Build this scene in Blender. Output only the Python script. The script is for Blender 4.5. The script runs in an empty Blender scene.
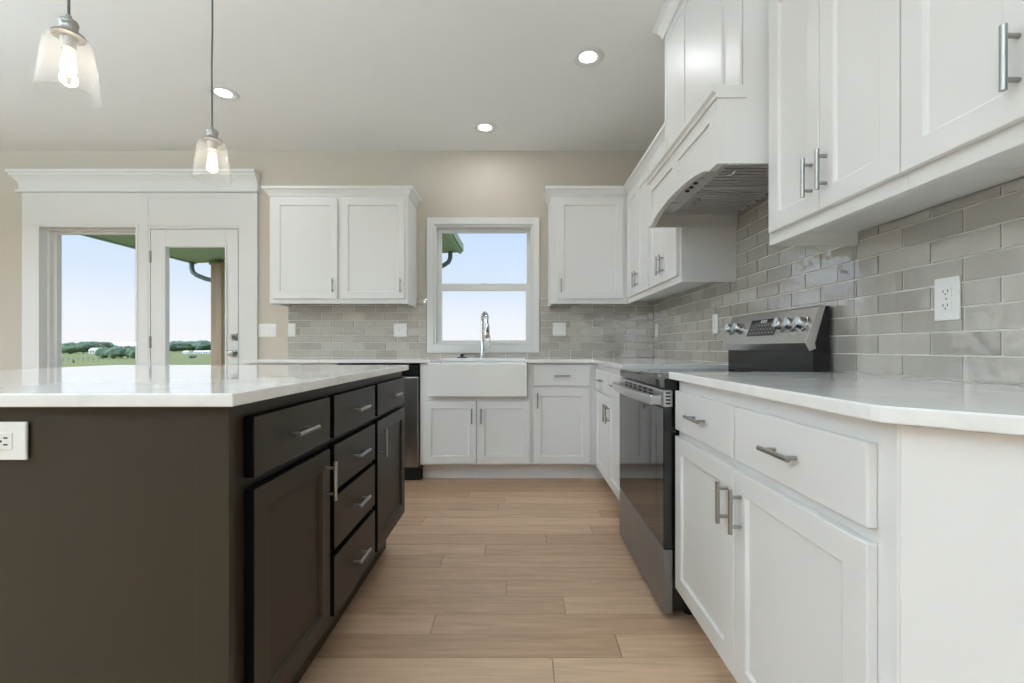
import bpy, bmesh, math, random
from mathutils import Vector, Matrix
random.seed(7)
PI = math.pi
C = bpy.context.scene.collection
SC = bpy.context.scene

# ------------------------------------------------------------------ camera, sky, exposure
F = 455.0
cam = bpy.data.cameras.new('camera'); camo = bpy.data.objects.new('camera', cam); C.objects.link(camo)
camo.location = (0, 0, 1.003); camo.rotation_euler = (PI/2, 0, 0)
cam.sensor_width = 36; cam.lens = 36*F/1024
cam.shift_x = -7.5/1024; cam.shift_y = 6.1/1024
cam.clip_start = .02; cam.clip_end = 2000
SC.camera = camo
SC.view_settings.view_transform = 'Standard'; SC.view_settings.look = 'None'
SC.view_settings.gamma = 1; SC.view_settings.use_curve_mapping = False
SC.view_settings.exposure = 0.0
SC.cycles.max_bounces = 12; SC.cycles.diffuse_bounces = 8; SC.cycles.glossy_bounces = 6
SC.cycles.transmission_bounces = 8; SC.cycles.transparent_max_bounces = 16
SC.cycles.caustics_reflective = False; SC.cycles.caustics_refractive = False
SC.cycles.sample_clamp_indirect = 6.0

def lin(c):
    r = []
    for v in c:
        v /= 255.0
        r.append(v/12.92 if v <= .04045 else ((v+.055)/1.055)**2.4)
    return (*r, 1.0)

def make_world():
    w = bpy.data.worlds.new('sky'); SC.world = w; w.use_nodes = True
    nt = w.node_tree; nt.nodes.clear(); N = nt.nodes.new; L = nt.links.new
    tc = N('ShaderNodeTexCoord'); sp = N('ShaderNodeSeparateXYZ'); L(tc.outputs['Generated'], sp.inputs[0])
    cr = N('ShaderNodeValToRGB'); e = cr.color_ramp.elements
    e[0].position = 0.0; e[0].color = lin((250, 250, 253))
    e[1].position = .06; e[1].color = lin((242, 247, 255))
    for p, c in ((.13, (222, 236, 255)), (.25, (205, 228, 255)), (.45, (215, 232, 255)), (1.0, (225, 238, 255))):
        el = cr.color_ramp.elements.new(p); el.color = lin(c)
    L(sp.outputs['Z'], cr.inputs[0])
    # hazy sky: brighter overhead, and brightest towards the sun on the far side of the house
    st = N('ShaderNodeMapRange'); st.inputs['From Min'].default_value = .28; st.inputs['From Max'].default_value = .8
    st.inputs['To Min'].default_value = 1.0; st.inputs['To Max'].default_value = SKY_TOP
    L(sp.outputs['Z'], st.inputs['Value'])
    sn = N('ShaderNodeMapRange'); sn.inputs['From Min'].default_value = -.5; sn.inputs['From Max'].default_value = -.95
    sn.inputs['To Min'].default_value = 1.0; sn.inputs['To Max'].default_value = SKY_SUN
    dt = N('ShaderNodeVectorMath'); dt.operation = 'DOT_PRODUCT'; dt.inputs[1].default_value = (.9, .436, 0); L(tc.outputs['Generated'], dt.inputs[0])
    L(dt.outputs['Value'], sn.inputs['Value'])
    mu = N('ShaderNodeMath'); mu.operation = 'MULTIPLY'; L(st.outputs[0], mu.inputs[0]); L(sn.outputs[0], mu.inputs[1])
    bg = N('ShaderNodeBackground'); L(cr.outputs[0], bg.inputs[0]); L(mu.outputs[0], bg.inputs[1])
    o = N('ShaderNodeOutputWorld'); L(bg.outputs[0], o.inputs[0])
SKY_TOP, SKY_SUN = 2.0, 6.0
CAN_W, BULB_W, FILL_W = 2.8, 2.5, 178.0
make_world()

# ------------------------------------------------------------------ materials
M = {}
def mat(name, col, rough=.5, metal=0., var=.04, scale=6., bump=0., bscale=60., spec=.5, stretch=None, coat=0., ior=None):
    m = bpy.data.materials.new(name); m.use_nodes = True; nt = m.node_tree
    b = nt.nodes['Principled BSDF']; N = nt.nodes.new; L = nt.links.new
    c = lin(col)
    tc = N('ShaderNodeTexCoord'); mp = N('ShaderNodeMapping'); L(tc.outputs['Object'], mp.inputs[0])
    if stretch: mp.inputs['Scale'].default_value = stretch
    nz = N('ShaderNodeTexNoise'); nz.inputs['Scale'].default_value = scale; nz.inputs['Detail'].default_value = 4
    L(mp.outputs[0], nz.inputs[0])
    r = N('ShaderNodeMix'); r.data_type = 'RGBA'
    r.inputs[6].default_value = (*[max(0, x*(1-var)) for x in c[:3]], 1)
    r.inputs[7].default_value = (*[min(1, x*(1+var)) for x in c[:3]], 1)
    L(nz.outputs[0], r.inputs[0]); L(r.outputs[2], b.inputs['Base Color'])
    b.inputs['Roughness'].default_value = rough; b.inputs['Metallic'].default_value = metal
    b.inputs['Specular IOR Level'].default_value = spec
    if ior: b.inputs['IOR'].default_value = ior
    if coat:
        b.inputs['Coat Weight'].default_value = coat; b.inputs['Coat Roughness'].default_value = .05
    if bump:
        n2 = N('ShaderNodeTexNoise'); n2.inputs['Scale'].default_value = bscale; L(mp.outputs[0], n2.inputs[0])
        bp = N('ShaderNodeBump'); bp.inputs['Strength'].default_value = bump; bp.inputs['Distance'].default_value = .002
        L(n2.outputs[0], bp.inputs['Height']); L(bp.outputs[0], b.inputs['Normal'])
    M[name] = m
    return m
mat('cabinet_white', (226, 226, 225), .42, var=.01)
mat('trim_white', (220, 220, 218), .4, var=.01)
mat('ceiling_paint', (236, 236, 235), .8, var=.01, bump=.15, bscale=180)
mat('wall_paint', (194, 186, 173), .75, var=.02, bump=.1, bscale=200)
mat('espresso', (46, 38, 28), .44, var=.12, scale=9, stretch=(1, 1, .12), bump=.06, bscale=50, spec=.32)
mat('edge_shade', (7, 6, 5), .7, spec=.1)  # gap shade around the island fronts, put into the colour of their edges
mat('kick_black', (26, 24, 22), .7)
mat('nickel', (160, 158, 154), .34, 1., var=.05, scale=30, stretch=(1, 1, 20))
mat('chrome', (215, 215, 215), .1, 1.)
mat('steel', (204, 204, 204), .28, 1., var=.06, scale=40, stretch=(30, 1, 30))
mat('steel_vertical', (158, 157, 155), .28, 1., var=.06, scale=8, stretch=(6, 6, .3), bump=.25, bscale=2.2)
mat('steel_brushed', (150, 152, 155), .42, 1., var=.05, scale=40, stretch=(30, 1, 30))
mat('steel_dark', (206, 206, 207), .5, .5, var=.08)
mat('black_glass', (10, 10, 11), .04, spec=.7)
mat('black_enamel', (14, 14, 15), .22)
mat('black_plastic', (20, 20, 21), .45)
mat('sink_white', (236, 236, 234), .12, var=.005, coat=.5)
mat('plate_white', (238, 238, 236), .35, var=.005)
mat('slot_dark', (45, 43, 42), .6)
mat('grout', (226, 224, 219), .9, var=.03, scale=60)
mat('green_paint', (140, 154, 116), .6, var=.08)
mat('gutter_green', (140, 160, 132), .5, var=.06)
mat('downspout_paint', (96, 112, 112), .45)
mat('cedar', (160, 136, 108), .8, var=.4, scale=9, stretch=(1, 1, .12), bump=.4, bscale=20)
mat('lawn', (112, 118, 66), .95, var=.3, scale=.15, bump=.5, bscale=6)
mat('patio', (196, 194, 190), .9, var=.06)  # pale colour of the bounce slab added outside the back wall
mat('tree_green', (112, 132, 108), .9, var=.3, scale=.7)
mat('tree_dark', (92, 114, 98), .9, var=.3, scale=.7)
mat('bark', (92, 78, 62), .9)
mat('house_white', (236, 236, 236), .8)
mat('house_roof', (150, 150, 152), .85, var=.1)
mat('barn_roof', (232, 233, 234), .7)
mat('fence_wood', (150, 154, 128), .9)
mat('cord_grey', (88, 86, 84), .6)
mat('brass_plug', (32, 31, 30), .35)

def emis(name, col, s):
    m = bpy.data.materials.new(name); m.use_nodes = True; nt = m.node_tree
    b = nt.nodes['Principled BSDF']; b.inputs['Base Color'].default_value = (.8, .8, .8, 1)
    b.inputs['Emission Color'].default_value = lin(col); b.inputs['Emission Strength'].default_value = s
    M[name] = m
emis('can_lens', (255, 252, 246), 6.0)
emis('filament', (255, 236, 205), 8.0)

def glass(name, tint=(1, 1, 1), refl=1.0, ior=1.5, haze=0.0, rough=.02):
    m = bpy.data.materials.new(name); m.use_nodes = True; nt = m.node_tree; nt.nodes.clear(); N = nt.nodes.new; L = nt.links.new
    t = N('ShaderNodeBsdfTransparent'); t.inputs[0].default_value = (*tint, 1)
    g = N('ShaderNodeBsdfGlossy'); g.inputs['Roughness'].default_value = rough
    fr = N('ShaderNodeFresnel'); fr.inputs[0].default_value = ior
    mu = N('ShaderNodeMath'); mu.operation = 'MULTIPLY'; mu.inputs[1].default_value = refl; L(fr.outputs[0], mu.inputs[0])
    ge = N('ShaderNodeNewGeometry'); iv = N('ShaderNodeMath'); iv.operation = 'SUBTRACT'; iv.inputs[0].default_value = 1; L(ge.outputs['Backfacing'], iv.inputs[1])
    m1 = N('ShaderNodeMath'); m1.operation = 'MULTIPLY'; L(mu.outputs[0], m1.inputs[0]); L(iv.outputs[0], m1.inputs[1]); mu = m1
    nz = N('ShaderNodeTexNoise'); nz.inputs['Scale'].default_value = 3
    ad = N('ShaderNodeMath'); ad.operation = 'MULTIPLY_ADD'; ad.inputs[1].default_value = .0004; L(nz.outputs[0], ad.inputs[0]); L(mu.outputs[0], ad.inputs[2])
    mx = N('ShaderNodeMixShader'); L(ad.outputs[0], mx.inputs[0]); L(t.outputs[0], mx.inputs[1]); L(g.outputs[0], mx.inputs[2])
    last = mx
    if haze:
        d = N('ShaderNodeBsdfTranslucent'); d.inputs[0].default_value = (1, 1, 1, 1)
        m2 = N('ShaderNodeMixShader'); m2.inputs[0].default_value = haze; L(mx.outputs[0], m2.inputs[1]); L(d.outputs[0], m2.inputs[2]); last = m2
    o = N('ShaderNodeOutputMaterial'); L(last.outputs[0], o.inputs[0])
    M[name] = m
glass('window_glass', (.99, .995, .995), .04)
glass('shade_glass', (.99, .985, .98), .9, 1.45, .018)
glass('bulb_glass', (1, .99, .97), .8, 1.4, .06)

def quartz():
    m = bpy.data.materials.new('quartz'); m.use_nodes = True; nt = m.node_tree; b = nt.nodes['Principled BSDF']; N = nt.nodes.new; L = nt.links.new
    tc = N('ShaderNodeTexCoord')
    n1 = N('ShaderNodeTexNoise'); n1.inputs['Scale'].default_value = 1.6; n1.inputs['Detail'].default_value = 8; n1.inputs['Distortion'].default_value = 1.2
    L(tc.outputs['Object'], n1.inputs[0])
    cr = N('ShaderNodeValToRGB'); e = cr.color_ramp.elements
    e[0].position = .44; e[0].color = lin((239, 239, 238)); e[1].position = .56; e[1].color = lin((239, 239, 238))
    x = e.new(.5); x.color = lin((228, 228, 227))
    L(n1.outputs[0], cr.inputs[0]); L(cr.outputs[0], b.inputs['Base Color'])
    b.inputs['Roughness'].default_value = .06; b.inputs['IOR'].default_value = 1.52
    M['quartz'] = m
quartz()

def tile():
    m = bpy.data.materials.new('tile_glaze'); m.use_nodes = True; nt = m.node_tree; b = nt.nodes['Principled BSDF']; N = nt.nodes.new; L = nt.links.new
    at = N('ShaderNodeAttribute'); at.attribute_name = 'piece'
    cr = N('ShaderNodeValToRGB'); e = cr.color_ramp.elements
    e[0].position = 0; e[0].color = lin((158, 152, 145)); e[1].position = 1; e[1].color = lin((184, 179, 171))
    x = e.new(.5); x.color = lin((172, 167, 159))
    L(at.outputs['Fac'], cr.inputs[0])
    tc = N('ShaderNodeTexCoord')
    sc = N('ShaderNodeVectorMath'); sc.operation = 'SCALE'; sc.inputs['Scale'].default_value = 37.0; L(at.outputs['Color'], sc.inputs[0])
    ad = N('ShaderNodeVectorMath'); ad.operation = 'ADD'; L(tc.outputs['Object'], ad.inputs[0]); L(sc.outputs[0], ad.inputs[1])
    n0 = N('ShaderNodeTexNoise'); n0.inputs['Scale'].default_value = 9; n0.inputs['Detail'].default_value = 3; L(ad.outputs[0], n0.inputs[0])
    mx = N('ShaderNodeMix'); mx.data_type = 'RGBA'; mx.blend_type = 'MULTIPLY'; mx.inputs[0].default_value = 1
    mr = N('ShaderNodeMapRange'); mr.inputs['To Min'].default_value = .9; mr.inputs['To Max'].default_value = 1.08; L(n0.outputs[0], mr.inputs[0])
    L(cr.outputs[0], mx.inputs[6]); L(mr.outputs[0], mx.inputs[7]); L(mx.outputs[2], b.inputs['Base Color'])
    n1 = N('ShaderNodeTexNoise'); n1.inputs['Scale'].default_value = 16; n1.inputs['Detail'].default_value = 1.0; L(ad.outputs[0], n1.inputs[0])
    bp = N('ShaderNodeBump'); bp.inputs['Strength'].default_value = .5; bp.inputs['Distance'].default_value = .006
    L(n1.outputs[0], bp.inputs['Height']); L(bp.outputs[0], b.inputs['Normal'])
    b.inputs['Roughness'].default_value = .05; b.inputs['IOR'].default_value = 2.4
    M['tile_glaze'] = m
tile()

def planks_mat():
    m = bpy.data.materials.new('oak_planks'); m.use_nodes = True; nt = m.node_tree; b = nt.nodes['Principled BSDF']; N = nt.nodes.new; L = nt.links.new
    at = N('ShaderNodeAttribute'); at.attribute_name = 'piece'
    cr = N('ShaderNodeValToRGB'); e = cr.color_ramp.elements
    e[0].position = 0; e[0].color = lin((178, 146, 118)); e[1].position = 1; e[1].color = lin((209, 178, 150))
    x = e.new(.5); x.color = lin((194, 162, 134))
    L(at.outputs['Fac'], cr.inputs[0])
    tc = N('ShaderNodeTexCoord')
    sc = N('ShaderNodeVectorMath'); sc.operation = 'SCALE'; sc.inputs['Scale'].default_value = 53.0; L(at.outputs['Color'], sc.inputs[0])
    ad = N('ShaderNodeVectorMath'); ad.operation = 'ADD'; L(tc.outputs['Object'], ad.inputs[0]); L(sc.outputs[0], ad.inputs[1])
    mp = N('ShaderNodeMapping'); mp.inputs['Scale'].default_value = (1.2, 16, 1); L(ad.outputs[0], mp.inputs[0])
    n0 = N('ShaderNodeTexNoise'); n0.inputs['Scale'].default_value = 3.2; n0.inputs['Detail'].default_value = 7; n0.inputs['Distortion'].default_value = .7; L(mp.outputs[0], n0.inputs[0])
    mp2 = N('ShaderNodeMapping'); mp2.inputs['Scale'].default_value = (.5, 3.5, 1); L(ad.outputs[0], mp2.inputs[0])
    n2 = N('ShaderNodeTexNoise'); n2.inputs['Scale'].default_value = 2.4; n2.inputs['Detail'].default_value = 1.5; L(mp2.outputs[0], n2.inputs[0])
    # cathedral rings: bands of a distorted field
    wv = N('ShaderNodeMath'); wv.operation = 'MULTIPLY'; wv.inputs[1].default_value = 60; L(n2.outputs[0], wv.inputs[0])
    sn = N('ShaderNodeMath'); sn.operation = 'SINE'; L(wv.outputs[0], sn.inputs[0])
    mr = N('ShaderNodeMapRange'); mr.inputs['From Min'].default_value = .3; mr.inputs['From Max'].default_value = .7; mr.inputs['To Min'].default_value = .86; mr.inputs['To Max'].default_value = 1.1; L(n0.outputs[0], mr.inputs[0])
    m3 = N('ShaderNodeMapRange'); m3.inputs['From Min'].default_value = -1; m3.inputs['From Max'].default_value = 1; m3.inputs['To Min'].default_value = .95; m3.inputs['To Max'].default_value = 1.02; L(sn.outputs[0], m3.inputs[0])
    pr = N('ShaderNodeMath'); pr.operation = 'MULTIPLY'; L(mr.outputs[0], pr.inputs[0]); L(m3.outputs[0], pr.inputs[1])
    mx = N('ShaderNodeMix'); mx.data_type = 'RGBA'; mx.blend_type = 'MULTIPLY'; mx.inputs[0].default_value = 1
    L(cr.outputs[0], mx.inputs[6]); L(pr.outputs[0], mx.inputs[7]); L(mx.outputs[2], b.inputs['Base Color'])
    b.inputs['Roughness'].default_value = .42
    bp = N('ShaderNodeBump'); bp.inputs['Strength'].default_value = .12; bp.inputs['Distance'].default_value = .001
    L(n0.outputs[0], bp.inputs['Height']); L(bp.outputs[0], b.inputs['Normal'])
    M['oak_planks'] = m
planks_mat()

# ------------------------------------------------------------------ mesh builder
WO = {}
class MB:
    def __init__(s, fn=None):
        s.v = []; s.f = []; s.attr = None; s.fn = fn; s.weld = False
    def P(s, p):
        return s.fn(*p) if s.fn else p
    def add(s, vs, fs, piece=None):
        o = len(s.v); s.v += [s.P(p) for p in vs]; s.f += [tuple(i+o for i in q) for q in fs]
        if piece is not None:
            if s.attr is None: s.attr = []
            s.attr += [piece]*len(fs)
        return s
    def box(s, a0, a1, b0, b1, c0, c1):
        vs = [(x, y, z) for x in (a0, a1) for y in (b0, b1) for z in (c0, c1)]
        return s.add(vs, [(0, 1, 3, 2), (4, 6, 7, 5), (0, 4, 5, 1), (2, 3, 7, 6), (0, 2, 6, 4), (1, 5, 7, 3)])
    def prism(s, poly, axis, t0, t1):
        # poly: 2-D points in the two remaining axes, in axis order
        def mk(p, t):
            q = list(p); q.insert(axis, t); return tuple(q)
        n = len(poly)
        vs = [mk(p, t0) for p in poly] + [mk(p, t1) for p in poly]
        fs = [tuple(range(n)), tuple(range(2*n-1, n-1, -1))] + [(i, (i+1) % n, n+(i+1) % n, n+i) for i in range(n)]
        return s.add(vs, fs)
    def tube(s, pts, r, n=12, cap=True):
        pts = [Vector(s.P(p)) for p in pts]; rs = r if isinstance(r, (list, tuple)) else [r]*len(pts)
        fn, s.fn = s.fn, None
        vs = []; prev = None
        for i, p in enumerate(pts):
            t = (pts[min(i+1, len(pts)-1)]-pts[max(i-1, 0)]).normalized()
            if prev is None:
                a = Vector((0, 0, 1)) if abs(t.z) < .9 else Vector((1, 0, 0)); u = t.cross(a).normalized()
            else:
                u = (prev-t*prev.dot(t)).normalized()
            prev = u; w = t.cross(u)
            vs += [tuple(p+(u*math.cos(2*PI*k/n)+w*math.sin(2*PI*k/n))*rs[i]) for k in range(n)]
        fs = [(i*n+k, i*n+(k+1) % n, (i+1)*n+(k+1) % n, (i+1)*n+k) for i in range(len(pts)-1) for k in range(n)]
        if cap: fs += [tuple(range(n-1, -1, -1)), tuple((len(pts)-1)*n+k for k in range(n))]
        s.add(vs, fs); s.fn = fn
        return s
    def lathe(s, prof, c, n=32, closed=False):
        # prof: (radius, height) pairs about a vertical axis at c
        vs = [(c[0]+r*math.cos(2*PI*k/n), c[1]+r*math.sin(2*PI*k/n), c[2]+h) for r, h in prof for k in range(n)]
        m = len(prof); s.weld = True
        fs = [(i*n+k, i*n+(k+1) % n, (i+1)*n+(k+1) % n, (i+1)*n+k) for i in range(m-1) for k in range(n)]
        if closed:
            fs += [((m-1)*n+k, (m-1)*n+(k+1) % n, (k+1) % n, k) for k in range(n)]
        else:
            if prof[0][0] > 1e-6: fs.append(tuple(range(n-1, -1, -1)))
            if prof[-1][0] > 1e-6: fs.append(tuple((m-1)*n+k for k in range(n)))
        return s.add(vs, fs)
    def build(s, name, m, parent=None, bevel=0., smooth=False, seg=2, label=None):
        me = bpy.data.meshes.new(name); org = WO.get(parent.name, Vector((0, 0, 0))) if parent else Vector((0, 0, 0))
        me.from_pydata([tuple(Vector(p)-org) for p in s.v], [], s.f)
        if s.attr is not None:
            ca = me.color_attributes.new('piece', 'FLOAT_COLOR', 'CORNER')
            for poly in me.polygons:
                a = s.attr[poly.index]
                for li in poly.loop_indices: ca.data[li].color = a
        bm = bmesh.new(); bm.from_mesh(me)
        if s.weld:
            bmesh.ops.remove_doubles(bm, verts=bm.verts, dist=1e-6)
        bmesh.ops.recalc_face_normals(bm, faces=bm.faces)
        bm.to_mesh(me); bm.free()
        me.materials.append(M[m] if isinstance(m, str) else m)
        if smooth:
            for p in me.polygons: p.use_smooth = True
        o = bpy.data.objects.new(name, me); C.objects.link(o)
        if parent: o.parent = parent; WO[o.name] = org
        else: WO[o.name] = Vector((0, 0, 0))
        if bevel:
            b = o.modifiers.new('edges', 'BEVEL'); b.width = bevel; b.segments = seg; b.limit_method = 'ANGLE'; b.angle_limit = .6
            b.harden_normals = False
        if smooth:
            try:
                e = o.modifiers.new('split', 'EDGE_SPLIT'); e.split_angle = math.radians(40)
            except Exception: pass
        if label: o['label'] = label
        return o

def tag(o, label, cat, group=None, kind=None):
    o['label'] = label; o['category'] = cat
    if group: o['group'] = group
    if kind: o['kind'] = kind
    return o
def thing(name, label, cat, loc, group=None):
    o = bpy.data.objects.new(name, None); C.objects.link(o); o.location = loc; o.empty_display_size = .05
    WO[o.name] = Vector(loc)
    return tag(o, label, cat, group)
def struct(name, mb, m, label=None, parent=None, **k):
    o = mb.build(name, m, parent, **k)
    if parent is None:
        o['kind'] = 'structure'; o['category'] = name.split('_')[0]
        o['label'] = label or name.replace('_', ' ')
    return o

# frames: (u along the run, w out of the front plane, z up) -> world
def fr_right(X): return lambda u, w, z: (X-w, u, z)      # fronts facing left
def fr_back(Y): return lambda u, w, z: (u, Y-w, z)       # fronts facing the camera
def fr_island(X): return lambda u, w, z: (X+w, u, z)     # fronts facing right

def shaker(fn, u0, u1, z0, z1, t=.019, s=.057, d=.009):
    b = MB(fn)
    a = [(u0, t, z0), (u1, t, z0), (u1, t, z1), (u0, t, z1)]
    i = [(u0+s, t, z0+s), (u1-s, t, z0+s), (u1-s, t, z1-s), (u0+s, t, z1-s)]
    e = .0035
    j = [(u0+s+e, t-d, z0+s+e), (u1-s-e, t-d, z0+s+e), (u1-s-e, t-d, z1-s-e), (u0+s+e, t-d, z1-s-e)]
    k = [(u0, 0.0008, z0), (u1, 0.0008, z0), (u1, 0.0008, z1), (u0, 0.0008, z1)]
    fs = []
    for q in range(4):
        r = (q+1) % 4
        fs += [(q, r, 4+r, 4+q), (4+q, 4+r, 8+r, 8+q), (q, r, 12+r, 12+q)]
    fs += [(8, 9, 10, 11), (12, 13, 14, 15)]
    return b.add(a+i+j+k, fs)
def slab(fn, u0, u1, z0, z1, t=.019):
    return MB(fn).box(u0, u1, .0008, t, z0, z1)
HL = 'brushed nickel bar handle'
def handle(fn, u, z, vert, parent, t=.019, ln=.113, cc=.076, r=.0056, off=.046):
    b = MB(fn)
    if vert:
        b.tube([(u, off, z-ln/2), (u, off, z+ln/2)], r, 14)
        for s in (-1, 1): b.tube([(u, t-.001, z+s*cc/2), (u, off, z+s*cc/2)], .0045, 10)
    else:
        b.tube([(u-ln/2, off, z), (u+ln/2, off, z)], r, 14)
        for s in (-1, 1): b.tube([(u+s*cc/2, t-.001, z), (u+s*cc/2, off, z)], .0045, 10)
    return b.build('handle', 'nickel', parent, smooth=True, label=HL)
def door(fn, u0, u1, z0, z1, parent, hu=None, hz=None, m='cabinet_white', t=.019, **k):
    d = shaker(fn, u0, u1, z0, z1, t=t, **k).build('door', m, parent, bevel=.0022)
    if m == 'espresso': shade_edges(d)
    if hu is not None: handle(fn, hu, hz, True, d, t=t, off=t+.027)
    return d
def shade_edges(o):  # paints the gap shade onto the side faces of an island front
    o.data.materials.append(M['edge_shade'])
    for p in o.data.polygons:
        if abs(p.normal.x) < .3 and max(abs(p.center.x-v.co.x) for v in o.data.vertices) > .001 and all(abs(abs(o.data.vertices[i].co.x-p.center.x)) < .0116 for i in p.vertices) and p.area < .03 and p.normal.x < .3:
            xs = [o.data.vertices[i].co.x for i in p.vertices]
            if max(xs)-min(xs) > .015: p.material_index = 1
def drawer(fn, u0, u1, z0, z1, parent, m='cabinet_white', t=.019, h=True):
    d = slab(fn, u0, u1, z0, z1, t).build('drawer', m, parent, bevel=.003)
    if m == 'espresso': shade_edges(d)
    if h: handle(fn, (u0+u1)/2, (z0+z1)/2, False, d, t=t, off=t+.027)
    return d

# ------------------------------------------------------------------ room shell
XW, YW, ZC = 1.191, 4.018, 2.74          # right wall, back wall, ceiling
XL, YR = -6.6, -4.6                      # left wall, wall behind the camera
TH = .15
def wall_with_holes(name, m, axis, t0, t1, a0, a1, z0, z1, holes, label):
    # wall spanning a0..a1 x z0..z1, thickness t0..t1; holes (a0,a1,z0,z1) sorted
    b = MB()
    def bx(p0, p1, q0, q1):
        if p1-p0 < 1e-4 or q1-q0 < 1e-4: return
        if axis == 1: b.box(p0, p1, t0, t1, q0, q1)
        else: b.box(t0, t1, p0, p1, q0, q1)
    cur = a0
    for h in sorted(holes):
        bx(cur, h[0], z0, z1); bx(h[0], h[1], z0, h[2]); bx(h[0], h[1], h[3], z1); cur = h[1]
    bx(cur, a1, z0, z1)
    return struct(name, b, m, label)
# openings in the back wall: tall fixed light, glazed door, sink window
W1 = (-4.242, -3.355, .09, 2.084)
D1 = (-3.262, -2.452, .0, 2.062)
W2 = (-.752, .118, 1.03, 2.086)
wall_with_holes('wall_back', 'wall_paint', 1, YW, YW+TH, XL-TH, XW+TH, 0, ZC, [W1, D1, W2], 'beige painted back wall above the tile and around the windows')
wall_with_holes('wall_right', 'wall_paint', 0, XW, XW+TH, YR-TH, YW, 0, ZC, [], 'beige right wall behind the range and cabinets')
RL = [(-1.4, .3, .5, 2.25), (1.1, 2.8, .5, 2.25)]
wall_with_holes('wall_left', 'wall_paint', 0, XL-TH, XL, YR-TH, YW, 0, ZC, RL, 'beige left wall of the living area')
RR = [(-1.6, .4, .25, 2.35)]
wall_with_holes('wall_rear', 'wall_paint', 1, YR-TH, YR, XL, XW, 0, ZC, RR, 'beige wall behind the camera with an added window opening')
# frames of the unseen windows, added to let more daylight into the room
for i, (a0, a1, z0, z1) in enumerate(RL+RR):
    b = MB()
    def fb(p0, p1, q0, q1, left=i < len(RL)):
        if left: b.box(XL-.09, XL+.012, p0, p1, q0, q1)
        else: b.box(p0, p1, YR-.09, YR+.012, q0, q1)
    w = .06
    fb(a0, a0+w, z0, z1); fb(a1-w, a1, z0, z1); fb(a0+w, a1-w, z0, z0+w); fb(a0+w, a1-w, z1-w, z1)
    fb((a0+a1)/2-.025, (a0+a1)/2+.025, z0+w, z1-w)
    struct('window_%d' % (i+3), b, 'trim_white', 'white unseen window added to let in daylight')
CEIL_HOLES = []
struct('ceiling', MB().box(XL-TH, XW+TH, YR-TH, YW+TH, ZC, ZC+.12), 'ceiling_paint', 'smooth white ceiling')

# floor: oak planks running across the room
def make_floor():
    b = MB(); g = .0005; P = .1213
    known = {-1: [.105], 0: [.333], 1: [-.314], 2: [.174], 3: [-.055], 5: [-.366], 7: [.14]}
    y0 = 1.472
    n0 = int(math.floor((YR-y0)/P)); n1 = int(math.ceil((YW-y0)/P))
    for n in range(n0, n1):
        a = y0+n*P; c = a+P
        a = max(a, YR); c = min(c, YW)
        if c-a < .005: continue
        if n in known:
            js = list(known[n]); x = js[0]
            while x > XL: x -= random.uniform(.9, 1.8); js.append(x)
            x = js[0]
            while x < XW: x += random.uniform(.9, 1.5); js.append(x)
        else:
            x = XL-random.uniform(0, 1.2); js = [x]
            while x < XW: x += random.uniform(.8, 1.9); js.append(x)
        js = sorted(js)
        for p, q in zip(js[:-1], js[1:]):
            p, q = max(p, XL)+g, min(q, XW)-g
            if q-p < .01: continue
            v = random.random(); col = (v, random.random(), random.random(), 1)
            col = (v, v, v, 1)
            A, B = a+g, c-g; e = .0009
            vs = [(p, A, -.004), (q, A, -.004), (q, B, -.004), (p, B, -.004), (p+e, A+e, 0), (q-e, A+e, 0), (q-e, B-e, 0), (p+e, B-e, 0)]
            b.add(vs, [(4, 5, 6, 7), (0, 1, 5, 4), (1, 2, 6, 5), (2, 3, 7, 6), (3, 0, 4, 7)], col)
    fl = struct('floor', b, 'oak_planks', 'brown oak plank floor running across the kitchen')
    mat('floor_gap', (70, 54, 42), .9)
    MB().box(XL-TH, XW+TH, YR-TH, YW+TH, -.12, -.004).build('floor_base', 'floor_gap', fl)
make_floor()

# ------------------------------------------------------------------ tile backsplash
TP, TL, TG = .0655, .191, .003
def tiles(name, fn, z0, regions, joint0, w0, label):
    """fn(u,w,z); regions (u0,u1,z0,z1); rows counted from z0 with joints at joint0 + n*TL, every second row shifted by half"""
    b = MB(fn); zt = max(r[3] for r in regions); row = 0
    rnd = random.Random(5)
    while z0+row*TP < zt:
        a, c = z0+row*TP+TG/2, z0+(row+1)*TP-TG/2
        sh = joint0+(TL/2 if row % 2 else 0)
        umin = min(r[0] for r in regions); umax = max(r[1] for r in regions)
        n = int(math.floor((umin-sh)/TL)); row += 1
        while sh+n*TL < umax:
            p, q = sh+n*TL+TG/2, sh+(n+1)*TL-TG/2
            v = rnd.random(); col = (v, v, v, 1); n += 1
            tl = [rnd.uniform(-.0006, .0006) for _ in range(4)]
            for r in regions:
                P, Q, A, B = max(p, r[0]), min(q, r[1]), max(a, r[2]), min(c, r[3])
                if Q-P < .004 or B-A < .004: continue
                e = .0016; w1 = w0+.006
                vs = [(P, w0, A), (Q, w0, A), (Q, w0, B), (P, w0, B),
                      (P+e, w1+tl[0], A+e), (Q-e, w1+tl[1], A+e), (Q-e, w1+tl[2], B-e), (P+e, w1+tl[3], B-e)]
                b.add(vs, [(4, 5, 6, 7), (0, 1, 5, 4), (1, 2, 6, 5), (2, 3, 7, 6), (3, 0, 4, 7)], col)
    o = b.build(name, 'tile_glaze')
    tag(o, label, 'backsplash')
    g = MB(fn)
    for r in regions: g.box(r[0], r[1], .0005, w0+.0025, r[2], r[3])
    g.build('grout', 'grout', o, label='pale grout between the tiles')
    return o
tiles('tile_backsplash', fr_back(YW), .9155, [(-2.04, -.82, .9155, 1.44), (.18, XW-.011, .9155, 1.44), (-.82, .18, .9155, .956)], -1.65, .004,
      'glossy greige brick tile backsplash on back wall either side of the sink window')
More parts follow.
